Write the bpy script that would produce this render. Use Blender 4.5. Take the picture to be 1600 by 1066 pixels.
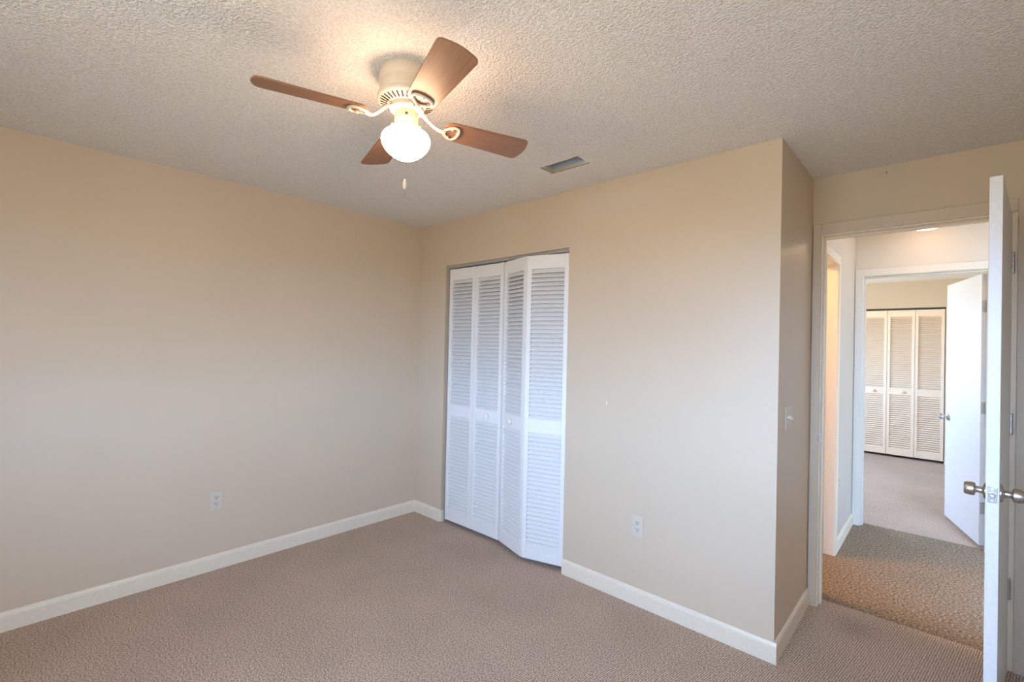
import bpy, bmesh, math, random
from math import pi, sin, cos, radians
from mathutils import Vector, Matrix

S = bpy.context.scene
C = S.collection
for o in list(bpy.data.objects):
    bpy.data.objects.remove(o)
random.seed(4)

# ------------------------------------------------------------------ camera
CAM = (3.3525, -2.4582, 1.4423)
YAW, PITCH, ROLL, FPX = -0.7430, 0.0090, 0.0223, 737.5
cam = bpy.data.cameras.new('camera')
cam.sensor_fit = 'HORIZONTAL'
cam.sensor_width = 36.0
cam.lens = 36.0 * FPX / 1600.0
cam.clip_start = 0.02
co = bpy.data.objects.new('camera', cam)
C.objects.link(co)
fw = Vector((sin(YAW) * cos(PITCH), cos(YAW) * cos(PITCH), sin(PITCH)))
r0 = Vector((cos(YAW), -sin(YAW), 0))
u0 = r0.cross(fw)
rt = cos(ROLL) * r0 + sin(ROLL) * u0
up = -sin(ROLL) * r0 + cos(ROLL) * u0
co.matrix_world = Matrix(((rt.x, up.x, -fw.x, CAM[0]), (rt.y, up.y, -fw.y, CAM[1]),
                          (rt.z, up.z, -fw.z, CAM[2]), (0, 0, 0, 1)))
S.camera = co

# ------------------------------------------------------------------ world: daylight outside
SKY_STRENGTH = 24.0
w = bpy.data.worlds.new('daylight')
S.world = w
w.use_nodes = True
nt = w.node_tree
nt.nodes.clear()
tc = nt.nodes.new('ShaderNodeTexCoord')
sx = nt.nodes.new('ShaderNodeSeparateXYZ')
mr = nt.nodes.new('ShaderNodeMapRange')
mr.inputs[1].default_value = -1.0
rp = nt.nodes.new('ShaderNodeValToRGB')
bg = nt.nodes.new('ShaderNodeBackground')
wo = nt.nodes.new('ShaderNodeOutputWorld')
nt.links.new(tc.outputs['Generated'], sx.inputs[0])
nt.links.new(sx.outputs['Z'], mr.inputs[0])
nt.links.new(mr.outputs[0], rp.inputs[0])
gx = nt.nodes.new('ShaderNodeMapRange')          # extra ground glow, added outside the far room to brighten its ceiling
gx.inputs[1].default_value, gx.inputs[2].default_value = -0.45, -0.80
gx.inputs[3].default_value, gx.inputs[4].default_value = 0.0, 1.6
gz = nt.nodes.new('ShaderNodeMath')
gz.operation = 'LESS_THAN'
gz.inputs[1].default_value = -0.02
gm = nt.nodes.new('ShaderNodeMath')
gm.operation = 'MULTIPLY'
ga = nt.nodes.new('ShaderNodeMath')
ga.operation = 'ADD'
ga.inputs[1].default_value = 1.0
gs = nt.nodes.new('ShaderNodeVectorMath')
gs.operation = 'SCALE'
nt.links.new(sx.outputs['X'], gx.inputs[0])
nt.links.new(sx.outputs['Z'], gz.inputs[0])
nt.links.new(gx.outputs[0], gm.inputs[0])
nt.links.new(gz.outputs[0], gm.inputs[1])
nt.links.new(gm.outputs[0], ga.inputs[0])
nt.links.new(rp.outputs[0], gs.inputs[0])
nt.links.new(ga.outputs[0], gs.inputs['Scale'])
nt.links.new(gs.outputs[0], bg.inputs[0])
nt.links.new(bg.outputs[0], wo.inputs[0])
bg.inputs[1].default_value = SKY_STRENGTH
e = rp.color_ramp.elements
e[0].position, e[0].color = 0.0, (0.28, 0.28, 0.26, 1)
e[1].position, e[1].color = 1.0, (0.42, 0.60, 0.95, 1)
for p_, c_ in ((0.47, (0.28, 0.28, 0.26, 1)), (0.51, (0.60, 0.92, 1.46, 1)), (0.70, (0.45, 0.71, 1.20, 1))):
    k = e.new(p_)
    k.color = c_

# ------------------------------------------------------------------ exposure
S.view_settings.view_transform = 'Standard'
S.view_settings.look = 'None'
S.view_settings.exposure = 0.08
S.view_settings.gamma = 1.0
S.view_settings.use_curve_mapping = False
S.cycles.use_denoising = True
S.cycles.max_bounces = 10
S.cycles.diffuse_bounces = 8
S.cycles.sample_clamp_indirect = 8.0

FAN_GLOW, HALL_GLOW, SIDE_GLOW = 35.0, 13.0, 200.0

# ------------------------------------------------------------------ main sizes (metres)
H = 2.44
EX, D = 2.782, 0.712            # outer corner of the closet block, doorway wall plane
XR, YB = 3.90, -3.45            # right wall, wall behind the camera
WT = 0.10
OPL, OPR, OPH = 2.832, 3.576, 2.104      # bedroom doorway between jamb faces
HY0, HY1 = D + WT, 2.447                 # hall, front to back
FY0, FY1 = HY1 + WT, 6.00                # far room
FXL, FXR = 0.90, 4.30
HXR = 4.60
CL, CR, CH = 0.348, 1.574, 2.076         # closet opening
FCL, FCR, FCH = 2.160, 3.353, 2.076      # far closet opening

# ------------------------------------------------------------------ window light (portals help the sampling only)
WIN = dict(x0=1.90, x1=3.60, z0=0.92, z1=2.06)
RWIN = dict(y0=-2.70, y1=-1.90, z0=0.75, z1=1.40)
FWIN = dict(y0=3.65, y1=5.15, z0=0.85, z1=2.05)
def portal(name, loc, rot, sx_, sy_):
    l = bpy.data.lights.new(name, 'AREA')
    l.shape = 'RECTANGLE'
    l.size, l.size_y = sx_, sy_
    l.cycles.is_portal = True
    o = bpy.data.objects.new(name, l)
    o.location, o.rotation_euler = loc, rot
    C.objects.link(o)
portal('window_portal', ((WIN['x0'] + WIN['x1']) / 2, YB - 0.02, (WIN['z0'] + WIN['z1']) / 2), (radians(90), 0, 0),
       WIN['x1'] - WIN['x0'], WIN['z1'] - WIN['z0'])
portal('window_portal', (FXL - 0.02, (FWIN['y0'] + FWIN['y1']) / 2, (FWIN['z0'] + FWIN['z1']) / 2), (0, radians(-90), 0),
       FWIN['z1'] - FWIN['z0'], FWIN['y1'] - FWIN['y0'])

portal('window_portal', (XR + 0.02, (RWIN['y0'] + RWIN['y1']) / 2, (RWIN['z0'] + RWIN['z1']) / 2), (0, radians(90), 0),
       RWIN['z1'] - RWIN['z0'], RWIN['y1'] - RWIN['y0'])

# ------------------------------------------------------------------ materials
def lin(r, g, b):
    f = lambda v: (v / 255) / 12.92 if v / 255 <= 0.04045 else ((v / 255 + 0.055) / 1.055) ** 2.4
    return (f(r), f(g), f(b), 1)
def newmat(name):
    m = bpy.data.materials.new(name)
    m.use_nodes = True
    return m, m.node_tree, m.node_tree.nodes['Principled BSDF']
def N(t, kind, **kw):
    n = t.nodes.new('ShaderNode' + kind)
    for k_, v in kw.items():
        n.inputs[k_].default_value = v
    return n
def plain(name, col, rough=0.5, metal=0.0, bump=0.0, scale=60.0, spec=0.5):
    m, t, b = newmat(name)
    b.inputs['Roughness'].default_value = rough
    b.inputs['Metallic'].default_value = metal
    b.inputs['Specular IOR Level'].default_value = spec
    co_ = N(t, 'TexCoord')
    no = N(t, 'TexNoise', Scale=scale, Detail=4.0)
    t.links.new(co_.outputs['Object'], no.inputs['Vector'])
    r = N(t, 'ValToRGB')
    r.color_ramp.elements[0].position, r.color_ramp.elements[1].position = 0.3, 0.7
    r.color_ramp.elements[0].color = tuple(v * 0.965 for v in col[:3]) + (1,)
    r.color_ramp.elements[1].color = tuple(min(1, v * 1.035) for v in col[:3]) + (1,)
    t.links.new(no.outputs['Fac'], r.inputs[0])
    t.links.new(r.outputs[0], b.inputs['Base Color'])
    if bump:
        bp = N(t, 'Bump', Strength=bump, Distance=0.002)
        t.links.new(no.outputs['Fac'], bp.inputs['Height'])
        t.links.new(bp.outputs[0], b.inputs['Normal'])
    return m
def wall_paint(name, col, rough=0.40, spec=0.5):
    m, t, b = newmat(name)
    b.inputs['Roughness'].default_value = rough
    b.inputs['Specular IOR Level'].default_value = spec
    co_ = N(t, 'TexCoord')
    big = N(t, 'TexNoise', Scale=1.3, Detail=2.0)
    fine = N(t, 'TexNoise', Scale=85.0, Detail=3.0)
    mid = N(t, 'TexNoise', Scale=9.0, Detail=2.0)
    for n in (big, fine, mid):
        t.links.new(co_.outputs['Object'], n.inputs['Vector'])
    r = N(t, 'ValToRGB')
    r.color_ramp.elements[0].position, r.color_ramp.elements[1].position = 0.3, 0.7
    r.color_ramp.elements[0].color = tuple(v * 0.975 for v in col[:3]) + (1,)
    r.color_ramp.elements[1].color = tuple(v * 1.025 for v in col[:3]) + (1,)
    t.links.new(big.outputs['Fac'], r.inputs[0])
    t.links.new(r.outputs[0], b.inputs['Base Color'])
    b1 = N(t, 'Bump', Strength=0.25, Distance=0.0015)
    b2 = N(t, 'Bump', Strength=0.12, Distance=0.01)
    t.links.new(fine.outputs['Fac'], b1.inputs['Height'])
    t.links.new(mid.outputs['Fac'], b2.inputs['Height'])
    t.links.new(b1.outputs[0], b2.inputs['Normal'])
    t.links.new(b2.outputs[0], b.inputs['Normal'])
    return m
def popcorn(name, col):
    m, t, b = newmat(name)
    b.inputs['Roughness'].default_value = 0.95
    b.inputs['Specular IOR Level'].default_value = 0.1
    co_ = N(t, 'TexCoord')
    n1 = N(t, 'TexNoise', Scale=105.0, Detail=2.5, Roughness=0.6)
    n2 = N(t, 'TexVoronoi', Scale=140.0)
    t.links.new(co_.outputs['Object'], n1.inputs['Vector'])
    t.links.new(co_.outputs['Object'], n2.inputs['Vector'])
    r1 = N(t, 'ValToRGB')
    r1.color_ramp.elements[0].position, r1.color_ramp.elements[1].position = 0.38, 0.66
    t.links.new(n1.outputs['Fac'], r1.inputs[0])
    mx = N(t, 'Math')
    mx.operation = 'MULTIPLY_ADD'
    mx.inputs[1].default_value = -0.45
    t.links.new(n2.outputs['Distance'], mx.inputs[0])
    t.links.new(r1.outputs[0], mx.inputs[2])
    bp = N(t, 'Bump', Strength=0.95, Distance=0.0055)
    t.links.new(mx.outputs[0], bp.inputs['Height'])
    t.links.new(bp.outputs[0], b.inputs['Normal'])
    r2 = N(t, 'ValToRGB')
    r2.color_ramp.elements[0].color = tuple(v * 0.91 for v in col[:3]) + (1,)
    r2.color_ramp.elements[1].color = tuple(min(1, v * 1.05) for v in col[:3]) + (1,)
    r2.color_ramp.elements[1].position = 0.5
    t.links.new(r1.outputs[0], r2.inputs[0])
    t.links.new(r2.outputs[0], b.inputs['Base Color'])
    return m
def carpet(name, c0, c1, c2, scale, rows, bump, stretch=1.0, spots=()):
    """loop pile: dark, middle and light yarn specks, with rows across for the woven one"""
    m, t, b = newmat(name)
    b.inputs['Roughness'].default_value = 1.0
    b.inputs['Specular IOR Level'].default_value = 0.05
    b.inputs['Sheen Weight'].default_value = 0.15
    b.inputs['Sheen Roughness'].default_value = 0.6
    co_ = N(t, 'TexCoord')
    mp = N(t, 'Mapping')
    mp.inputs['Rotation'].default_value = (0, 0, radians(8))
    mp.inputs['Scale'].default_value = (1, stretch, 1)
    t.links.new(co_.outputs['Object'], mp.inputs['Vector'])
    no = N(t, 'TexNoise', Scale=scale, Detail=3.0, Roughness=0.65)
    t.links.new(mp.outputs[0], no.inputs['Vector'])
    ra = N(t, 'ValToRGB')
    el = ra.color_ramp.elements
    el[0].position, el[0].color = 0.34, c0
    el[1].position, el[1].color = 0.68, c2
    k_ = el.new(0.5)
    k_.color = c1
    h = no.outputs['Fac']
    if rows:
        wv = N(t, 'TexWave', Scale=rows, Distortion=1.2, Detail=1.0)
        wv.inputs['Detail Scale'].default_value = 40.0
        wv.bands_direction = 'X'
        t.links.new(mp.outputs[0], wv.inputs['Vector'])
        mm = N(t, 'Math')
        mm.operation = 'MULTIPLY_ADD'
        mm.inputs[1].default_value = 0.16
        t.links.new(wv.outputs['Fac'], mm.inputs[0])
        sb = N(t, 'Math')
        sb.operation = 'SUBTRACT'
        sb.inputs[1].default_value = 0.08
        t.links.new(no.outputs['Fac'], sb.inputs[0])
        t.links.new(sb.outputs[0], mm.inputs[2])
        h = mm.outputs[0]
    t.links.new(h, ra.inputs[0])
    big = N(t, 'TexNoise', Scale=2.2, Detail=3.0)
    t.links.new(co_.outputs['Object'], big.inputs['Vector'])
    br = N(t, 'MapRange')
    br.inputs[1].default_value, br.inputs[2].default_value = 0.3, 0.7
    br.inputs[3].default_value, br.inputs[4].default_value = 0.92, 1.06
    t.links.new(big.outputs['Fac'], br.inputs[0])
    fac = br.outputs[0]
    for (px, py, rad, amt) in spots:      # worn / soiled patches
        dn = N(t, 'VectorMath')
        dn.operation = 'DISTANCE'
        dn.inputs[1].default_value = (px, py, 0)
        t.links.new(co_.outputs['Object'], dn.inputs[0])
        sm = N(t, 'MapRange')
        sm.interpolation_type = 'SMOOTHSTEP'
        sm.inputs[1].default_value, sm.inputs[2].default_value = 0.0, rad
        sm.inputs[3].default_value, sm.inputs[4].default_value = amt, 1.0
        t.links.new(dn.outputs['Value'], sm.inputs[0])
        ml = N(t, 'Math')
        ml.operation = 'MULTIPLY'
        t.links.new(fac, ml.inputs[0])
        t.links.new(sm.outputs[0], ml.inputs[1])
        fac = ml.outputs[0]
    vm = N(t, 'VectorMath')
    vm.operation = 'SCALE'
    t.links.new(ra.outputs[0], vm.inputs[0])
    t.links.new(fac, vm.inputs['Scale'])
    t.links.new(vm.outputs[0], b.inputs['Base Color'])
    bp = N(t, 'Bump', Strength=0.8, Distance=bump)
    t.links.new(h, bp.inputs['Height'])
    t.links.new(bp.outputs[0], b.inputs['Normal'])
    return m
def wood(name, a, c):
    m, t, b = newmat(name)
    b.inputs['Roughness'].default_value = 0.38
    co_ = N(t, 'TexCoord')
    mp = N(t, 'Mapping')
    mp.inputs['Scale'].default_value = (3, 42, 42)
    t.links.new(co_.outputs['Object'], mp.inputs['Vector'])
    no = N(t, 'TexNoise', Scale=2.2, Detail=6.0, Distortion=0.6)
    t.links.new(mp.outputs[0], no.inputs['Vector'])
    r = N(t, 'ValToRGB')
    r.color_ramp.elements[0].position, r.color_ramp.elements[0].color = 0.3, a
    r.color_ramp.elements[1].position, r.color_ramp.elements[1].color = 0.72, c
    t.links.new(no.outputs['Fac'], r.inputs[0])
    t.links.new(r.outputs[0], b.inputs['Base Color'])
    return m
def brushed(name, col, rough=0.28):
    m, t, b = newmat(name)
    b.inputs['Metallic'].default_value = 1.0
    b.inputs['Base Color'].default_value = col
    co_ = N(t, 'TexCoord')
    no = N(t, 'TexNoise', Scale=140.0, Detail=2.0)
    t.links.new(co_.outputs['Object'], no.inputs['Vector'])
    mr_ = N(t, 'MapRange')
    mr_.inputs[3].default_value, mr_.inputs[4].default_value = rough - 0.06, rough + 0.08
    t.links.new(no.outputs['Fac'], mr_.inputs[0])
    t.links.new(mr_.outputs[0], b.inputs['Roughness'])
    return m
def glow(name, col, strength, base=(0.9, 0.88, 0.82, 1)):
    m, t, b = newmat(name)
    b.inputs['Base Color'].default_value = base
    b.inputs['Roughness'].default_value = 0.35
    b.inputs['Emission Color'].default_value = col
    b.inputs['Emission Strength'].default_value = strength
    return m

WARM = (1.0, 0.66, 0.42, 1)
M = {}
M['wall'] = wall_paint('beige_wall_paint', (0.615, 0.508, 0.374, 1))
M['hallwall'] = wall_paint('white_hall_paint', (0.56, 0.52, 0.44, 1))
M['trim'] = plain('cream_trim_paint', (0.78, 0.70, 0.55, 1), 0.33)
M['casing'] = plain('beige_casing_paint', (0.615, 0.508, 0.374, 1), 0.40)
M['white'] = plain('white_door_paint', (0.80, 0.80, 0.79, 1), 0.35)
M['louver'] = plain('white_louver_paint', (0.80, 0.79, 0.76, 1), 0.45)
M['farlouver'] = plain('warm_lit_louver_paint', (0.86, 0.70, 0.52, 1), 0.45)  # white louvers with the far room's warm light tinted into the colour
M['plate'] = plain('ivory_plastic', (0.62, 0.56, 0.45, 1), 0.35)
M['slot'] = plain('dark_slot', (0.03, 0.025, 0.02, 1), 0.8)
M['ceiling'] = popcorn('popcorn_ceiling', (0.92, 0.895, 0.85, 1))
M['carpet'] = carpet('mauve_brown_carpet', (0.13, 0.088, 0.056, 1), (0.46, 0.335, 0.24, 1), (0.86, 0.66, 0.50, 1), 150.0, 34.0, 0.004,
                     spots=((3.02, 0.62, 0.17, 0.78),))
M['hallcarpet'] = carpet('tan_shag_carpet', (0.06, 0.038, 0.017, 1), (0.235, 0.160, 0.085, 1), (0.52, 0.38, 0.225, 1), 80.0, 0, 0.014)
M['wood'] = wood('walnut_blade', (0.23, 0.108, 0.052, 1), (0.31, 0.155, 0.078, 1))
M['fan'] = plain('cream_fan_enamel', (0.68, 0.585, 0.455, 1), 0.32)
M['steel'] = brushed('brushed_steel', (0.60, 0.58, 0.55, 1))
M['chrome'] = brushed('satin_nickel', (0.72, 0.71, 0.69, 1), 0.22)
M['galv'] = plain('galvanised_sheet', (0.46, 0.46, 0.45, 1), 0.5, 0.25)
M['rawwood'] = plain('raw_lumber', (0.36, 0.29, 0.18, 1), 0.8)
M['track'] = plain('grey_track', (0.42, 0.42, 0.40, 1), 0.5, 0.3)
M['darktrack'] = plain('dark_track', (0.05, 0.045, 0.04, 1), 0.6, 0.3)
M['halltrim'] = plain('off_white_hall_trim', (0.60, 0.57, 0.50, 1), 0.35)
M['globe'] = glow('lit_glass_globe', WARM, FAN_GLOW)
M['dome'] = glow('lit_dome', (1.0, 0.62, 0.36, 1), HALL_GLOW)
M['sidedome'] = glow('lit_side_dome', (1.0, 0.55, 0.22, 1), SIDE_GLOW)

# ------------------------------------------------------------------ mesh helpers
def box(bm, x0, x1, y0, y1, z0, z1, mat=None):
    v = [bm.verts.new(p) for p in ((x0, y0, z0), (x1, y0, z0), (x1, y1, z0), (x0, y1, z0),
                                   (x0, y0, z1), (x1, y0, z1), (x1, y1, z1), (x0, y1, z1))]
    if mat is not None:
        for q in v:
            q.co = mat @ q.co
    for f in ((0, 3, 2, 1), (4, 5, 6, 7), (0, 1, 5, 4), (1, 2, 6, 5), (2, 3, 7, 6), (3, 0, 4, 7)):
        bm.faces.new([v[i] for i in f])
    return v
def tube(bm, pts, r, seg=10, closed=False, flat=1.0):
    pts = [Vector(p) for p in pts]
    n = len(pts)
    rings = []
    prev = None
    for i, p in enumerate(pts):
        a = pts[(i - 1) % n] if (closed or i > 0) else p
        c = pts[(i + 1) % n] if (closed or i < n - 1) else p
        d = (c - a).normalized()
        ref = Vector((0, 0, 1)) if abs(d.z) < 0.95 else Vector((1, 0, 0))
        s = d.cross(ref).normalized()
        if prev is not None and s.dot(prev) < 0:
            s = -s
        prev = s
        t_ = s.cross(d).normalized()
        rr = r[i] if isinstance(r, (list, tuple)) else r
        rings.append([bm.verts.new(p + rr * (cos(2 * pi * k / seg) * s + flat * sin(2 * pi * k / seg) * t_)) for k in range(seg)])
    for i in range(n if closed else n - 1):
        A, B = rings[i], rings[(i + 1) % n]
        for k in range(seg):
            bm.faces.new((A[k], A[(k + 1) % seg], B[(k + 1) % seg], B[k]))
    if not closed:
        bm.faces.new(rings[0][::-1])
        bm.faces.new(rings[-1])
def lathe(bm, prof, seg=40, axis='Z', cap=True, M4=None):
    rings = []
    for (r, z) in prof:
        ring = []
        for k in range(seg):
            a = 2 * pi * k / seg
            p = Vector((r * cos(a), r * sin(a), z))
            if axis == 'X':
                p = Vector((z, r * cos(a), r * sin(a)))
            elif axis == 'Y':
                p = Vector((r * sin(a), z, r * cos(a)))
            if M4 is not None:
                p = M4 @ p
            ring.append(bm.verts.new(p))
        rings.append(ring)
    for i in range(len(rings) - 1):
        for k in range(seg):
            bm.faces.new((rings[i][k], rings[i][(k + 1) % seg], rings[i + 1][(k + 1) % seg], rings[i + 1][k]))
    if cap:
        bm.faces.new(rings[0][::-1])
        bm.faces.new(rings[-1])
def prism(bm, poly, z0, z1, M4=None):
    a = [bm.verts.new(Vector((x, y, z0))) for x, y in poly]
    b = [bm.verts.new(Vector((x, y, z1))) for x, y in poly]
    if M4 is not None:
        for v in a + b:
            v.co = M4 @ v.co
    n = len(poly)
    bm.faces.new(a[::-1])
    bm.faces.new(b)
    for i in range(n):
        bm.faces.new((a[i], a[(i + 1) % n], b[(i + 1) % n], b[i]))
def obj(name, bm, mat, parent=None, bevel=0.0, smooth=False, seg=2):
    bmesh.ops.recalc_face_normals(bm, faces=bm.faces)
    me = bpy.data.meshes.new(name)
    bm.to_mesh(me)
    bm.free()
    me.materials.append(mat)
    if smooth:
        for p in me.polygons:
            p.use_smooth = True
        try:
            me.set_sharp_from_angle(angle=radians(38))
        except Exception:
            pass
    o = bpy.data.objects.new(name, me)
    C.objects.link(o)
    if parent is not None:
        o.parent = parent
    if bevel:
        b = o.modifiers.new('bevel', 'BEVEL')
        b.width, b.segments, b.limit_method, b.angle_limit = bevel, seg, 'ANGLE', radians(50)
        b.harden_normals = False
    return o
def tag(o, label, cat, group=None, kind=None):
    o['label'], o['category'] = label, cat
    if group:
        o['group'] = group
    if kind:
        o['kind'] = kind
    return o
def thing(name, label, cat, loc=(0, 0, 0), rz=0.0, group=None, kind='thing'):
    o = bpy.data.objects.new(name, None)
    o.empty_display_size = 0.1
    C.objects.link(o)
    o.location, o.rotation_euler = loc, (0, 0, rz)
    return tag(o, label, cat, group, kind)
def struct(name, bm, mat, label, cat, bevel=0.0):
    return tag(obj(name, bm, mat, None, bevel), label, cat, None, 'structure')
def copy_tree(o, parent=None):
    c = o.copy()
    C.objects.link(c)
    if parent is not None:
        c.parent = parent
    for ch in list(o.children):
        copy_tree(ch, c)
    return c
def BM():
    return bmesh.new()

# ------------------------------------------------------------------ room shell
TOPZ = H + 0.25
b = BM(); box(b, -0.1, XR, YB, D + 0.115, -0.06, 0.0)
struct('floor', b, M['carpet'], 'mauve brown loop carpet across the empty bedroom', 'carpet')
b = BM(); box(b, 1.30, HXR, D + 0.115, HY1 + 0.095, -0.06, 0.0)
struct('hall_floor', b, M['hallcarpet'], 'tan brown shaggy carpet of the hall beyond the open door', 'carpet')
b = BM(); box(b, FXL, FXR, HY1 + 0.095, FY1 + 0.75, -0.06, 0.0)
struct('far_room_floor', b, M['carpet'], 'mauve brown carpet of the room beyond the hall', 'carpet')

VX0, VX1, VY0, VY1 = 1.662, 1.926, -0.432, -0.302      # bare vent hole
b = BM()
c0, c1, cy0, cy1 = -0.1, XR + 0.1, YB - 0.1, D + WT
box(b, c0, VX0, cy0, cy1, H, H + 0.02)
box(b, VX1, c1, cy0, cy1, H, H + 0.02)
box(b, VX0, VX1, cy0, VY0, H, H + 0.02)
box(b, VX0, VX1, VY1, cy1, H, H + 0.02)
struct('ceiling', b, M['ceiling'], 'off white popcorn ceiling above the bedroom', 'ceiling')
b = BM(); box(b, 1.20, HXR + 0.1, HY0, HY1, H, H + 0.05)
struct('hall_ceiling', b, M['hallwall'], 'pale ceiling over the hall', 'ceiling')
b = BM(); box(b, FXL - 0.1, FXR + 0.1, FY0 - 0.1, FY1 + 0.8, H, H + 0.05)
struct('far_room_ceiling', b, M['ceiling'], 'bright popcorn ceiling of the far room beyond the hall', 'ceiling')

b = BM(); box(b, -WT, 0, YB - WT, D, -0.06, TOPZ)
struct('wall_left', b, M['wall'], 'long blank beige wall left of the closet', 'wall')
b = BM()
box(b, 0, CL, 0, WT, 0, H); box(b, CR, EX, 0, WT, 0, H); box(b, CL, CR, 0, WT, CH, H)
box(b, EX - WT, EX, WT, D, 0, H)
struct('wall_closet', b, M['wall'], 'beige closet wall with the louvered doors and a jutting corner', 'wall')
b = BM()
JT = 0.019
box(b, 0, OPL - JT, D, HY0, 0, H); box(b, OPR + JT, XR + WT, D, HY0, 0, H); box(b, OPL - JT, OPR + JT, D, HY0, OPH + JT, H)
struct('wall_doorway', b, M['wall'], 'beige wall around the open bedroom doorway', 'wall')
b = BM()
box(b, XR, XR + WT, YB - WT, RWIN['y0'], 0, H); box(b, XR, XR + WT, RWIN['y1'], D, 0, H)
box(b, XR, XR + WT, RWIN['y0'], RWIN['y1'], 0, RWIN['z0']); box(b, XR, XR + WT, RWIN['y0'], RWIN['y1'], RWIN['z1'], H)
struct('wall_right', b, M['wall'], 'beige right wall of the bedroom, behind the open door', 'wall')
b = BM()
box(b, 0, WIN['x0'], YB - WT, YB, 0, H); box(b, WIN['x1'], XR, YB - WT, YB, 0, H)
box(b, WIN['x0'], WIN['x1'], YB - WT, YB, 0, WIN['z0']); box(b, WIN['x0'], WIN['x1'], YB - WT, YB, WIN['z1'], H)
struct('wall_back', b, M['wall'], 'beige bedroom wall with the daylight window, opposite the closet', 'wall')
# hall
SY0, SY1, SH = HY0 + 0.10, 1.575, 2.065
b = BM()
box(b, EX - WT, EX, HY0, SY0 - JT, 0, H); box(b, EX - WT, EX, SY1 + JT, HY1, 0, H); box(b, EX - WT, EX, SY0 - JT, SY1 + JT, SH + JT, H)
hw = struct('wall_hall_left', b, M['hallwall'], 'white hall wall left of the second doorway', 'wall')
FOL, FOR, FOH = 2.845, 3.588, 2.078
b = BM()
box(b, 1.2, FOL - JT, HY1, FY0, 0, H); box(b, FOR + JT, HXR + WT, HY1, FY0, 0, H); box(b, FOL - JT, FOR + JT, HY1, FY0, FOH + JT, H)
struct('wall_hall_end', b, M['hallwall'], 'white hall wall around the second doorway', 'wall')
b = BM(); box(b, HXR, HXR + WT, HY0, HY1, 0, H)
struct('wall_hall_right', b, M['hallwall'], 'white end wall of the hall, out of view', 'wall')
b = BM(); box(b, 1.2, 1.3, HY0, HY1, 0, H)
struct('wall_side_room', b, M['hallwall'], 'white wall of the lit side room off the hall', 'wall')
# far room
b = BM()
box(b, FXL, FCL, FY1, FY1 + WT, 0, H); box(b, FCR, FXR, FY1, FY1 + WT, 0, H); box(b, FCL, FCR, FY1, FY1 + WT, FCH, H)
box(b, FXR, FXR + WT, FY0, FY1 + 0.7, 0, H)
struct('wall_far', b, M['wall'], 'beige wall with louvered closet in the far room', 'wall')
b = BM(); box(b, FXL - 0.1, FXR + 0.1, FY1 + 0.7, FY1 + 0.8, 0, H)
struct('wall_far_closet', b, M['wall'], 'back wall inside the far room closet', 'wall')
b = BM()
box(b, FXL - WT, FXL, FY0 - WT, FWIN['y0'], 0, H); box(b, FXL - WT, FXL, FWIN['y1'], FY1 + 0.7, 0, H)
box(b, FXL - WT, FXL, FWIN['y0'], FWIN['y1'], 0, FWIN['z0']); box(b, FXL - WT, FXL, FWIN['y0'], FWIN['y1'], FWIN['z1'], H)
struct('wall_far_left', b, M['wall'], 'left wall of the far room with its window, out of view', 'wall')

# windows (behind the camera / out of view): frame and one meeting rail each
def window(name, along, a0, a1, z0, z1, p0, p1, label):
    f = 0.045
    b = BM()
    def bar(s0, s1, q0, q1):
        if along == 'x':
            box(b, s0, s1, p0, p1, q0, q1)
        else:
            box(b, p0, p1, s0, s1, q0, q1)
    bar(a0, a0 + f, z0, z1); bar(a1 - f, a1, z0, z1); bar(a0 + f, a1 - f, z0, z0 + f); bar(a0 + f, a1 - f, z1 - f, z1)
    m_ = (a0 + a1) / 2
    bar(m_ - 0.02, m_ + 0.02, z0 + f, z1 - f)
    struct(name, b, M['white'], label, 'window')
window('window_1', 'x', WIN['x0'], WIN['x1'], WIN['z0'], WIN['z1'], YB - 0.085, YB - 0.04, 'white framed bedroom window behind the viewer')
window('window_2', 'y', FWIN['y0'], FWIN['y1'], FWIN['z0'], FWIN['z1'], FXL - 0.085, FXL - 0.04, 'white framed window in the far room')
window('window_3', 'y', RWIN['y0'], RWIN['y1'], RWIN['z0'], RWIN['z1'], XR + 0.04, XR + 0.085, 'white framed window in the right bedroom wall, out of view')
b = BM(); box(b, -0.8, 4.8, YB - 1.0, YB - 0.1, 2.30, 2.38)
box(b, XR + WT, XR + 1.0, YB - 1.0, 1.0, 2.05, 2.12)  # unseen, set lower here to limit daylight through the right window
struct('added_eave', b, M['white'], 'white unseen eave outside the bedroom windows, added to limit their daylight', 'eave')

# ------------------------------------------------------------------ baseboards
BH, BT = 0.095, 0.013
def bboard(name, p, q, nrm, label):
    """p->q along the wall foot, nrm points into the room"""
    p, q, nrm = Vector(p), Vector(q), Vector(nrm)
    b = BM()
    prof = ((0, 0), (BT, 0), (BT, BH - 0.022), (BT - 0.002, BH - 0.012), (BT - 0.006, BH - 0.004), (0.004, BH), (0, BH))
    A = [b.verts.new(p + nrm * d + Vector((0, 0, z))) for d, z in prof]
    B = [b.verts.new(q + nrm * d + Vector((0, 0, z))) for d, z in prof]
    n = len(prof)
    b.faces.new(A); b.faces.new(B[::-1])
    for i in range(n):
        b.faces.new((A[i], B[i], B[(i + 1) % n], A[(i + 1) % n]))
    return struct(name, b, M['trim'], label, 'baseboard')
bboard('baseboard_left', (0, YB, 0), (0, 0, 0), (1, 0, 0), 'cream baseboard along the long left wall')
bboard('baseboard_closet', (BT, 0, 0), (CL, 0, 0), (0, -1, 0), 'short cream baseboard between the room corner and the closet')
bboard('baseboard_corner', (CR, 0, 0), (EX + BT, 0, 0), (0, -1, 0), 'cream baseboard from the closet to the jutting corner')
bboard('baseboard_return', (EX, -0.0, 0), (EX, D - 0.016, 0), (1, 0, 0), 'cream baseboard on the short wall below the light switch')
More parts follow.
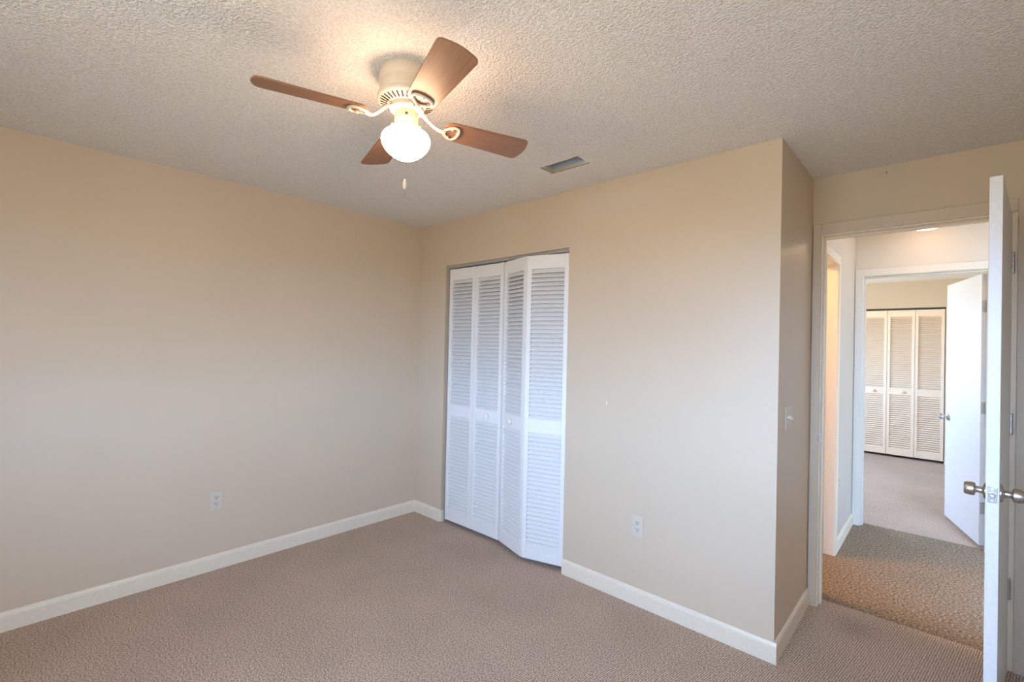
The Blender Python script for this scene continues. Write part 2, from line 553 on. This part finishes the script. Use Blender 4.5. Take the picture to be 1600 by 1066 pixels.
bboard('baseboard_doorway', (OPR + 0.085, D, 0), (XR, D, 0), (0, -1, 0), 'cream baseboard behind the open bedroom door')
bboard('baseboard_hall', (EX, SY1 + 0.06, 0), (EX, HY1 - 0.016, 0), (1, 0, 0), 'white baseboard along the hall left wall')
bboard('baseboard_far', (FCR, FY1, 0), (FXR, FY1, 0), (0, -1, 0), 'cream baseboard right of the far room closet')
b = BM(); box(b, CL, CL + 0.012, 0, 0.028, 0, 0.09)
obj('baseboard_end', b, M['trim'], bpy.data.objects['baseboard_closet'])

# ------------------------------------------------------------------ doorway trims
def doorway(name, x0, x1, zh, ya, yb, cas_y, wl, wr, gap_r, mc, mj, label, stop_y):
    t = thing(name, label, 'door frame', ((x0 + x1) / 2, ya, 0), 0, None, 'structure')
    ox, oy = (x0 + x1) / 2, ya
    b = BM()
    box(b, x0 - JT - ox, x0 - ox, ya - 0.004 - oy, yb + 0.004 - oy, 0, zh + JT)
    box(b, x1 - ox, x1 + JT - ox, ya - 0.004 - oy, yb + 0.004 - oy, 0, zh + JT)
    box(b, x0 - ox, x1 - ox, ya - 0.004 - oy, yb + 0.004 - oy, zh, zh + JT)
    obj('jamb', b, mj, t, 0.0015)
    b = BM()
    s0, s1 = stop_y
    box(b, x0 - ox, x0 + 0.011 - ox, s0 - oy, s1 - oy, 0, zh)
    box(b, x1 - 0.011 - ox, x1 - ox, s0 - oy, s1 - oy, 0, zh)
    box(b, x0 + 0.011 - ox, x1 - 0.011 - ox, s0 - oy, s1 - oy, zh - 0.011, zh)
    obj('door_stop', b, mj, t, 0.001)
    for (y0, y1) in cas_y:
        b = BM()
        box(b, x0 - 0.004 - wl - ox, x0 - 0.004 - ox, y0 - oy, y1 - oy, 0, zh + 0.006 + wr)
        box(b, x1 + gap_r - ox, x1 + gap_r + wr - ox, y0 - oy, y1 - oy, 0, zh + 0.006 + wr)
        box(b, x0 - 0.004 - ox, x1 + gap_r - ox, y0 - oy, y1 - oy, zh + 0.006, zh + 0.006 + wr)
        obj('casing', b, mc, t, 0.003)
    return t
tr1 = doorway('trim_1', OPL, OPR, OPH, D, HY0, ((D - 0.015, D),), 0.042, 0.062, 0.017, M['casing'], M['trim'],
              'beige casing and pale jamb of the bedroom doorway', (D + 0.045, D + 0.08))
tr2 = doorway('trim_2', FOL, FOR, FOH, HY1, FY0, ((HY1 - 0.015, HY1),), 0.056, 0.060, 0.006, M['halltrim'], M['halltrim'],
              'pale casing of the second doorway across the hall', (HY1 + 0.02, HY1 + 0.055))
# side doorway off the hall (runs along y): jambs and hall-side casing
t3 = thing('trim_3', 'cream frame of the lit side doorway off the hall', 'door frame', (EX, SY1, 0), 0, None, 'structure')
b = BM()
box(b, -WT - 0.004, 0.004, 0, JT, 0, SH + JT)
box(b, -WT - 0.004, 0.004, SY0 - SY1 - JT, SY0 - SY1, 0, SH + JT)
box(b, -WT - 0.004, 0.004, SY0 - SY1, 0, SH, SH + JT)
obj('jamb', b, M['trim'], t3, 0.0015)
b = BM()
box(b, 0, 0.013, 0.005, 0.062, 0, SH + 0.062)
box(b, 0, 0.013, SY0 - SY1, 0.005, SH + 0.005, SH + 0.062)
obj('casing', b, M['trim'], t3, 0.003)

# strike plate on the latch-side jamb
b = BM()
box(b, OPL - (OPL + OPR) / 2, OPL - (OPL + OPR) / 2 + 0.0018, -0.006, 0.036, 0.925, 0.985)
box(b, OPL - (OPL + OPR) / 2 - 0.004, OPL - (OPL + OPR) / 2 + 0.0018, -0.019, -0.005, 0.935, 0.975)
obj('strike_plate', b, M['chrome'], tr1, 0.001)

# ------------------------------------------------------------------ hinged doors
def knob(parent, loc, sgn):
    """knob along local y (sgn = direction away from the leaf)"""
    b = BM()
    lathe(b, [(0.0325, 0.0), (0.0325, 0.003), (0.028, 0.008), (0.016, 0.010), (0.0125, 0.013), (0.0118, 0.026), (0.0135, 0.029),
              (0.0215, 0.031), (0.0245, 0.034), (0.0252, 0.042), (0.0245, 0.050), (0.0225, 0.058), (0.0205, 0.0605), (0.006, 0.0615)], 32, 'Y')
    for v in b.verts:
        v.co.y *= sgn
        v.co += Vector(loc)
    return obj('knob', b, M['steel'], parent, 0, True)
def hinge(parent, z, side):
    """side = local y sign of the pin side"""
    b = BM()
    h = 0.089
    for k in range(5):
        lathe(b, [(0.0062, z - h / 2 + k * h / 5 + 0.0006), (0.0062, z - h / 2 + (k + 1) * h / 5 - 0.0006)], 14)
    lathe(b, [(0.0045, z - h / 2 - 0.005), (0.0065, z - h / 2 - 0.002), (0.0065, z - h / 2)], 12)
    lathe(b, [(0.0065, z + h / 2), (0.0065, z + h / 2 + 0.002), (0.0045, z + h / 2 + 0.005)], 12)
    box(b, -0.0035, -0.0012, 0, -side * 0.034, z - h / 2, z + h / 2)
    for dz in (-0.03, 0.0, 0.03):
        lathe(b, [(0.0035, 0), (0.0035, 0.0012)], 10, 'X', True, Matrix.Translation((-0.0012, -side * (0.013 if dz == 0 else 0.022), z + dz)))
    return obj('hinge', b, M['steel'], parent, 0, True)
def door(name, pin, ang, wd, z0, z1, side, mat, label, knob_z, hinges):
    """closed leaf runs along local -x; side=-1: pin on the -y face"""
    t = thing(name, label, 'door', (pin[0], pin[1], 0), ang, None, 'structure')
    y0, y1 = (0.003, 0.038) if side < 0 else (-0.038, -0.003)
    b = BM()
    box(b, -wd, -0.004, y0, y1, z0, z1)
    obj('leaf', b, mat, t, 0.0015)
    kx = -wd + 0.060
    knob(t, (kx, y0, knob_z), -1)
    knob(t, (kx, y1, knob_z), 1)
    ym = (y0 + y1) / 2
    b = BM()
    box(b, -wd - 0.0012, -wd + 0.001, ym - 0.0127, ym + 0.0127, knob_z - 0.0285, knob_z + 0.0285)
    pl = obj('latch_plate', b, M['chrome'], t, 0.0008)
    b = BM()
    lathe(b, [(0.0085, 0), (0.0085, -0.007), (0.006, -0.011)], 20, 'X', True, Matrix.Translation((-wd - 0.001, ym, knob_z)))
    obj('latch_bolt', b, M['steel'], pl, 0, True)
    for dz in (-0.021, 0.021):
        b = BM()
        lathe(b, [(0.0038, 0), (0.0038, -0.0012)], 12, 'X', True, Matrix.Translation((-wd - 0.0012, ym, knob_z + dz)))
        obj('screw', b, M['steel'], pl, 0, True)
    for z in hinges:
        hinge(t, z, side)
    return t
door('door_1', (OPR + 0.002, D - 0.012), radians(84.15), 0.750, 0.018, 2.090, -1, M['white'],
     'white bedroom door standing open, edge towards the room', 0.945, (0.375, 1.13, 1.874))
door('door_2', (FOR - 0.001, FY0 + 0.008), radians(-75.0), 0.737, 0.022, 2.060, 1, M['white'],
     'white door of the far room standing open beyond the hall', 0.900, (0.30, 1.05, 1.815))

# ------------------------------------------------------------------ louvered bifold doors
LW, LH, LT = 0.296, 2.012, 0.029
RAILS = (0.0, 0.086, 0.836, 0.924, 1.922, LH)   # bottom rail, lower louvers, lock rail, upper louvers, top rail
def leaf_meshes(w_):
    st = 0.032
    b = BM()
    box(b, 0, st, -LT / 2, LT / 2, 0, LH); box(b, w_ - st, w_, -LT / 2, LT / 2, 0, LH)
    for z0, z1 in ((RAILS[0], RAILS[1]), (RAILS[2], RAILS[3]), (RAILS[4], RAILS[5])):
        box(b, st, w_ - st, -LT / 2, LT / 2, z0, z1)
    fr = b
    secs = []
    for z0, z1 in ((RAILS[1], RAILS[2]), (RAILS[3], RAILS[4])):
        b = BM()
        n = round((z1 - z0) / 0.0288)
        p = (z1 - z0) / n
        for i in range(n):
            zc = z0 + (i + 0.5) * p
            m4 = Matrix.Translation((0, 0.001, zc)) @ Matrix.Rotation(radians(-47), 4, 'X')
            # slat stands on edge and leans, its lower edge to the front (-y)
            box(b, st - 0.003, w_ - st + 0.003, -0.0027, 0.0027, -0.0192, 0.0192, m4)
        secs.append(b)
    return fr, secs
def knob_mesh(x, z):
    b = BM()
    lathe(b, [(0.008, 0.0), (0.008, -0.010), (0.0185, -0.014), (0.0205, -0.020), (0.019, -0.026), (0.012, -0.030), (0.003, -0.031)], 24, 'Y', True,
          Matrix.Translation((x, -LT / 2, z)))
    return b
def leaf(parent, loc, rz, knob_x=None, pins=(), mat=None):
    fr, secs = leaf_meshes(LW)
    for x in pins:
        lathe(fr, [(0.005, LH), (0.005, LH + 0.009)], 12, 'Z', True, Matrix.Translation((x, 0, 0)))
    o = obj('leaf', fr, mat, parent, 0.0018)
    o.location, o.rotation_euler = loc, (0, 0, rz)
    for s in secs:
        obj('louvers', s, mat, o, 0)
    if knob_x is not None:
        obj('knob', knob_mesh(knob_x, 0.880), mat, o, 0, True)
    return o
def bifold(label, x0, y0, z0, a1, a2, first_knob, second_knob, group, mat):
    t = thing('bifold_door', label, 'closet door', (x0, y0, z0), 0, group)
    leaf(t, (0, 0, 0), a1, first_knob, (0.03,), mat)
    gx = (LW + 0.003) * cos(a1)
    gy = (LW + 0.003) * sin(a1)
    leaf(t, (gx, gy, 0), a2, second_knob, (LW - 0.02,), mat)
    return t
G1, G2 = 'louvered bifold doors of the bedroom closet', 'louvered bifold doors of the far room closet'
bifold('white louvered bifold door at the left of the bedroom closet, closed flat', 0.389, 0.024, 0.031, radians(0.6), radians(0.3), None, 0.168, G1, M['louver'])
bifold('white louvered bifold door at the right of the bedroom closet, half folded into the room', 0.993, 0.030, 0.031, radians(-16.6), radians(16.6), 0.150, None, G1, M['louver'])
bifold('louvered bifold door in the far room with the knob nearest the casing', 2.151, FY1 + 0.022, 0.036, radians(0.8), radians(-0.8), None, 0.148, G2, M['farlouver'])
bifold('louvered bifold door in the far room beside the dark gap and white door', 2.750, FY1 + 0.022, 0.036, radians(-1.4), radians(0.6), 0.168, None, G2, M['farlouver'])

def track(label, x0, x1, y, z, g, mat):
    b = BM()
    box(b, x0, x1, y - 0.016, y + 0.016, z - 0.003, z)
    box(b, x0, x1, y - 0.016, y - 0.013, z - 0.022, z - 0.003)
    box(b, x0, x1, y + 0.013, y + 0.016, z - 0.022, z - 0.003)
    tag(obj('door_track', b, mat, None, 0.0006), label, 'door track', g, 'thing')
track('grey metal track under the head of the bedroom closet opening', CL + 0.001, CR - 0.001, 0.030, CH, 'bifold door tracks', M['track'])
track('thin dark track over the far room closet doors', FCL + 0.001, FCR - 0.001, FY1 + 0.025, FCH, 'bifold door tracks', M['darktrack'])

# ------------------------------------------------------------------ outlets and switch
def rounded(w_, h_, r, n=5):
    pts = []
    for cx, cy, a0 in ((w_ / 2 - r, h_ / 2 - r, 0), (-w_ / 2 + r, h_ / 2 - r, 90), (-w_ / 2 + r, -h_ / 2 + r, 180), (w_ / 2 - r, -h_ / 2 + r, 270)):
        for i in range(n + 1):
            a = radians(a0 + 90 * i / n)
            pts.append((cx + r * cos(a), cy + r * sin(a)))
    return pts
def outlet(label, loc, rz, group):
    """local: plate in x-z plane facing -y"""
    R = Matrix.Rotation(radians(90), 4, 'X')
    t = thing('wall_outlet', label, 'outlet', loc, rz, group)
    b = BM(); prism(b, rounded(0.071, 0.116, 0.004), 0, 0.005, R)
    obj('cover_plate', b, M['plate'], t, 0.002)
    for dz in (0.0195, -0.0195):
        b = BM(); prism(b, rounded(0.034, 0.029, 0.011), 0.004, 0.0068, Matrix.Translation((0, 0, dz)) @ R)
        rc = obj('receptacle', b, M['plate'], t, 0.0006)
        b = BM()
        box(b, -0.0078, -0.0052, -0.0074, -0.006, dz - 0.001, dz + 0.0085)
        box(b, 0.0052, 0.0078, -0.0074, -0.006, dz - 0.001, dz + 0.0075)
        lathe(b, [(0.0030, -0.006), (0.0030, -0.0074)], 14, 'Y', True, Matrix.Translation((0, 0, dz - 0.0078)))
        obj('slots', b, M['slot'], rc)
    b = BM(); lathe(b, [(0.0034, -0.004), (0.0034, -0.0062), (0.001, -0.0066)], 14, 'Y')
    obj('screw', b, M['plate'], t, 0, True)
    return t
outlet('ivory double outlet low on the long left wall', (0, -1.513, 0.430), radians(90), 'wall outlets')
outlet('ivory double outlet low on the wall right of the closet', (2.087, 0, 0.440), 0, 'wall outlets')
outlet('white outlet seen edge on, low on the hall left wall', (EX, 1.748, 0.485), radians(90), 'wall outlets')
R = Matrix.Rotation(radians(90), 4, 'X')
t = thing('light_switch', 'ivory two toggle light switch on the short wall by the doorway', 'light switch', (EX, 0.186, 1.116), radians(90))
b = BM(); prism(b, rounded(0.116, 0.116, 0.004), 0, 0.0055, R)
obj('cover_plate', b, M['plate'], t, 0.002)
for dx, sg in ((-0.023, 1), (0.023, -1)):
    b = BM()
    box(b, dx - 0.0048, dx + 0.0048, -0.021, 0.0, -0.006, 0.006, Matrix.Rotation(radians(-24 * sg), 4, 'X'))
    obj('toggle', b, M['plate'], t, 0.0012)
    for dz in (0.030, -0.030):
        b = BM(); lathe(b, [(0.0032, -0.004), (0.0032, -0.0064), (0.001, -0.0068)], 12, 'Y', True, Matrix.Translation((dx, 0, dz)))
        obj('screw', b, M['plate'], t, 0, True)

# ------------------------------------------------------------------ bare vent opening in the ceiling
t = thing('air_vent', 'bare ceiling vent hole with grey duct and ragged edge, grille missing', 'vent', ((VX0 + VX1) / 2, (VY0 + VY1) / 2, H))
hx, hy = (VX1 - VX0) / 2, (VY1 - VY0) / 2
b = BM()
g = 0.004
z1 = 0.095
box(b, -hx + g, -hx + g + 0.002, -hy + g, hy - g, 0.022, z1); box(b, hx - g - 0.002, hx - g, -hy + g, hy - g, 0.022, z1)
box(b, -hx + g, hx - g, -hy + g, -hy + g + 0.002, 0.022, z1); box(b, -hx + g, hx - g, hy - g - 0.002, hy - g, 0.022, z1)
box(b, -hx + g, hx - g, -hy + g, hy - g, z1, z1 + 0.002)
obj('duct', b, M['galv'], t)
b = BM()
for (x0, x1, y0, y1) in ((-hx, -hx + 0.020, -hy, hy), (-hx + 0.02, hx, hy - 0.014, hy)):
    box(b, x0 + 0.0005, x1 - 0.0005, y0 + 0.0005, y1 - 0.0005, 0.001, 0.020)
obj('framing_edge', b, M['rawwood'], t)
b = BM()
n = 64
ring = []
for i in range(n):
    f = i / n * 4
    s_, u = int(f), f - int(f)
    P = ((-hx + 2 * hx * u, -hy), (hx, -hy + 2 * hy * u), (hx - 2 * hx * u, hy), (-hx, hy - 2 * hy * u))[s_]
    L = Vector((P[0], P[1], 0))
    d = Vector((P[0] / hx, P[1] / hy, 0)).normalized()
    a, c = random.uniform(-0.001, 0.006), random.uniform(0.004, 0.010)
    ring.append([b.verts.new(L - d * a + Vector((0, 0, 0.004))), b.verts.new(L - d * a * 0.6 - Vector((0, 0, random.uniform(0.001, 0.004)))),
                 b.verts.new(L + d * c + Vector((0, 0, 0.001)))])
for i in range(n):
    A, B = ring[i], ring[(i + 1) % n]
    for k in range(2):
        b.faces.new((A[k], B[k], B[k + 1], A[k + 1]))
obj('ragged_edge', b, M['ceiling'], t)

# ------------------------------------------------------------------ ceiling fan
FX, FY = 1.869, -1.450
fan = thing('ceiling_fan', 'cream hugger ceiling fan with four brown blades and lit globe', 'ceiling fan', (FX, FY, H))
b = BM()
lathe(b, [(0.098, 0.0), (0.101, -0.006), (0.101, -0.036), (0.097, -0.042), (0.097, -0.046), (0.099, -0.050), (0.099, -0.088)], 56)
obj('motor_housing', b, M['fan'], fan, 0, True)
b = BM()
lathe(b, [(0.099, -0.084), (0.105, -0.088), (0.107, -0.094), (0.106, -0.101), (0.101, -0.108), (0.060, -0.121), (0.052, -0.121)], 64)
vr = obj('vent_ring', b, M['fan'], fan, 0, True)
b = BM()
for k in range(32):
    a = 2 * pi * k / 32
    m4 = Matrix.Rotation(a, 4, 'Z') @ Matrix.Translation((0.083, 0, -0.1140)) @ Matrix.Rotation(radians(-17.6), 4, 'Y')
    prism(b, [(x, y) for x, y in rounded(0.028, 0.0062, 0.003, 3)], -0.0016, 0.0016, m4)
obj('vent_slots', b, M['slot'], vr)
b = BM()
lathe(b, [(0.060, -0.119), (0.062, -0.124), (0.062, -0.136), (0.050, -0.142), (0.044, -0.144)], 40)
obj('hub', b, M['fan'], fan, 0, True)
b = BM()
lathe(b, [(0.042, -0.142), (0.0435, -0.146), (0.0435, -0.196), (0.047, -0.198), (0.047, -0.213), (0.040, -0.215)], 40)
nk = obj('light_fitter', b, M['fan'], fan, 0, True)
for k in range(3):
    b = BM()
    lathe(b, [(0.0035, 0.0), (0.0035, 0.008), (0.006, 0.009), (0.006, 0.014)], 10, 'X', True, Matrix.Rotation(radians(25 + 120 * k), 4, 'Z') @ Matrix.Translation((0.045, 0, -0.205)))
    obj('thumb_screw', b, M['fan'], nk, 0, True)
b = BM()
lathe(b, [(0.040, -0.212), (0.054, -0.213), (0.070, -0.217), (0.082, -0.226), (0.0885, -0.238), (0.0895, -0.249), (0.087, -0.262), (0.079, -0.277),
          (0.067, -0.291), (0.052, -0.303), (0.036, -0.312), (0.018, -0.317), (0.004, -0.319)], 56)
globe = obj('glass_globe', b, M['globe'], fan, 0, True)
globe['label'] = 'glowing white glass globe'

def blade_outline():
    pts = []
    x0, x1, w0, w1 = 0.148, 0.508, 0.052, 0.0655
    def corner(cx, cy, r, a0, a1, n=7):
        for i in range(n + 1):
            a = radians(a0 + (a1 - a0) * i / n)
            pts.append((cx + r * cos(a), cy + r * sin(a)))
    rc = 0.024
    corner(x1 - rc - 0.008, -w1 + rc, rc, -90, -18)
    for i in range(1, 6):
        y = -w1 + rc + (2 * w1 - 2 * rc) * i / 6
        pts.append((x1 - 0.008 + 0.008 * (1 - (y / (w1 - rc)) ** 2), y))
    corner(x1 - rc - 0.008, w1 - rc, rc, 18, 90)
    corner(x0 + 0.030, w0 - 0.030, 0.030, 90, 180)
    corner(x0 + 0.030, -w0 + 0.030, 0.030, 180, 270)
    return pts
BZ = -0.170
TW = radians(-12.5)
def blade_assembly(ang):
    Rz = Matrix.Rotation(ang, 4, 'Z')
    tilt = Matrix.Translation((0, 0, BZ)) @ Matrix.Rotation(TW, 4, 'X')
    b = BM(); prism(b, blade_outline(), -0.003, 0.003, None)
    bl = obj('blade', b, M['wood'], fan, 0.0012)
    bl.matrix_local = Rz @ tilt
    # blade iron: arm from the hub, dipping, then an open loop screwed under the blade
    b = BM()
    arm = []
    for i in range(13):
        f = i / 12
        x = 0.054 + 0.096 * f
        z = -0.131 - 0.047 * (0.5 - 0.5 * cos(pi * min(1, f * 1.15))) - 0.006 * sin(pi * f)
        arm.append((x, 0.006 * sin(pi * f * 2), z))
    tube(b, arm, [0.0115 - 0.003 * sin(pi * i / 12) for i in range(13)], 12, False, 0.62)
    lp = []
    for i in range(24):
        a = 2 * pi * i / 24
        # rounded triangle, apex at the arm, wide bar outwards
        x = 0.176 + 0.030 * cos(a)
        yw = 0.014 + 0.026 * (0.5 + 0.5 * cos(a)) ** 0.8
        lp.append(tuple(tilt @ Vector((x, yw * sin(a) * 1.15, -0.0075))))
    tube(b, lp, 0.0062, 10, True, 0.75)
    ir = obj('blade_iron', b, M['fan'], fan, 0, True)
    ir.matrix_local = Rz
    for (x, y) in ((0.203, 0.0), (0.172, 0.026), (0.172, -0.026)):
        s = BM()
        lathe(s, [(0.002, -0.0155), (0.0045, -0.0145), (0.0045, -0.003)], 12, 'Z', True, tilt @ Matrix.Translation((x, y, 0)))
        obj('screw', s, M['fan'], ir, 0, True)
for k in range(4):
    blade_assembly(radians(342.24 + 90 * k))
# pull chain: out of the fitter towards the doorway side, over the globe, down to the fob
ca = math.atan2(CAM[1] - FY, CAM[0] - FX)
dx, dy = cos(ca), sin(ca)
b = BM()
ch = [(0.043, -0.166), (0.056, -0.172), (0.080, -0.196), (0.0955, -0.222), (0.0985, -0.236), (0.0985, -0.300), (0.0985, -0.440), (0.0985, -0.482)]
path = []
for i in range(len(ch) - 1):
    for j in range(10):
        f = j / 10
        path.append((ch[i][0] + (ch[i + 1][0] - ch[i][0]) * f, ch[i][1] + (ch[i + 1][1] - ch[i][1]) * f))
path.append(ch[-1])
tube(b, [(r * dx, r * dy, z) for r, z in path], 0.0011, 6)
pc = obj('pull_chain', b, M['chrome'], fan, 0, True)
b = BM()
lathe(b, [(0.0025, 0.026), (0.005, 0.022), (0.0075, 0.010), (0.0075, 0.000), (0.0045, -0.008), (0.002, -0.010)], 16, 'Z', True,
      Matrix.Translation((0.0985 * dx, 0.0985 * dy, -0.450)))
obj('fob', b, M['fan'], pc, 0, True)
b = BM()
lathe(b, [(0.005, 0), (0.005, 0.006), (0.003, 0.008)], 12, 'X', True, Matrix.Rotation(ca, 4, 'Z') @ Matrix.Translation((0.042, 0, -0.166)))
obj('chain_switch', b, M['slot'], nk, 0, True)

# ------------------------------------------------------------------ hall lights
t = thing('ceiling_light', 'lit dome light on the hall ceiling, mostly hidden by the door head', 'ceiling light', (3.243, 2.06, H))
b = BM(); lathe(b, [(0.135, 0.0), (0.135, -0.012), (0.125, -0.018)], 40)
obj('base', b, M['white'], t, 0, True)
b = BM(); lathe(b, [(0.122, -0.016), (0.120, -0.040), (0.108, -0.062), (0.085, -0.080), (0.055, -0.090), (0.025, -0.0945), (0.004, -0.095)], 40)
obj('dome', b, M['dome'], t, 0, True)
t = thing('ceiling_light', 'warm ceiling light of the side room off the hall, out of view', 'ceiling light', (1.95, 1.02, H))
b = BM(); lathe(b, [(0.135, 0.0), (0.135, -0.012), (0.125, -0.018)], 40)
obj('base', b, M['white'], t, 0, True)
b = BM(); lathe(b, [(0.122, -0.016), (0.120, -0.040), (0.108, -0.062), (0.085, -0.080), (0.055, -0.090), (0.025, -0.0945), (0.004, -0.095)], 40)
obj('dome', b, M['sidedome'], t, 0, True)

# ------------------------------------------------------------------ little marks of wear on the walls
def marks(parent, pts, nrm, mat):
    for (x, y, z, r) in pts:
        b = BM()
        ax = 'X' if abs(nrm[0]) > 0.5 else 'Y'
        s = nrm[0] if ax == 'X' else nrm[1]
        lathe(b, [(r, 0.0), (r * 0.8, 0.0012 * s)], 9, ax, True, Matrix.Translation((x, y, z)))
        obj('screw_hole', b, mat, parent)
M['mark'] = plain('brown_mark', (0.32, 0.22, 0.14, 1), 0.9)
marks(hw, [(EX, 1.755, 2.215, 0.004), (EX, 1.762, 2.175, 0.006), (EX, 1.765, 2.128, 0.005), (EX, 1.735, 2.118, 0.005)], (1, 0, 0), M['mark'])
marks(bpy.data.objects['wall_doorway'], [(3.112, D, 2.404, 0.005)], (0, -1, 0), M['mark'])
b = BM()
lathe(b, [(0.005, 0.0), (0.004, -0.0015), (0.001, -0.002)], 7, 'Y', True, Matrix.Translation((1.871, 0, 1.111)) @ Matrix.Rotation(radians(10), 4, 'Y') @ Matrix.Diagonal((0.6, 1, 2.6, 1)))
obj('paint_chip', b, M['white'], bpy.data.objects['wall_closet'])
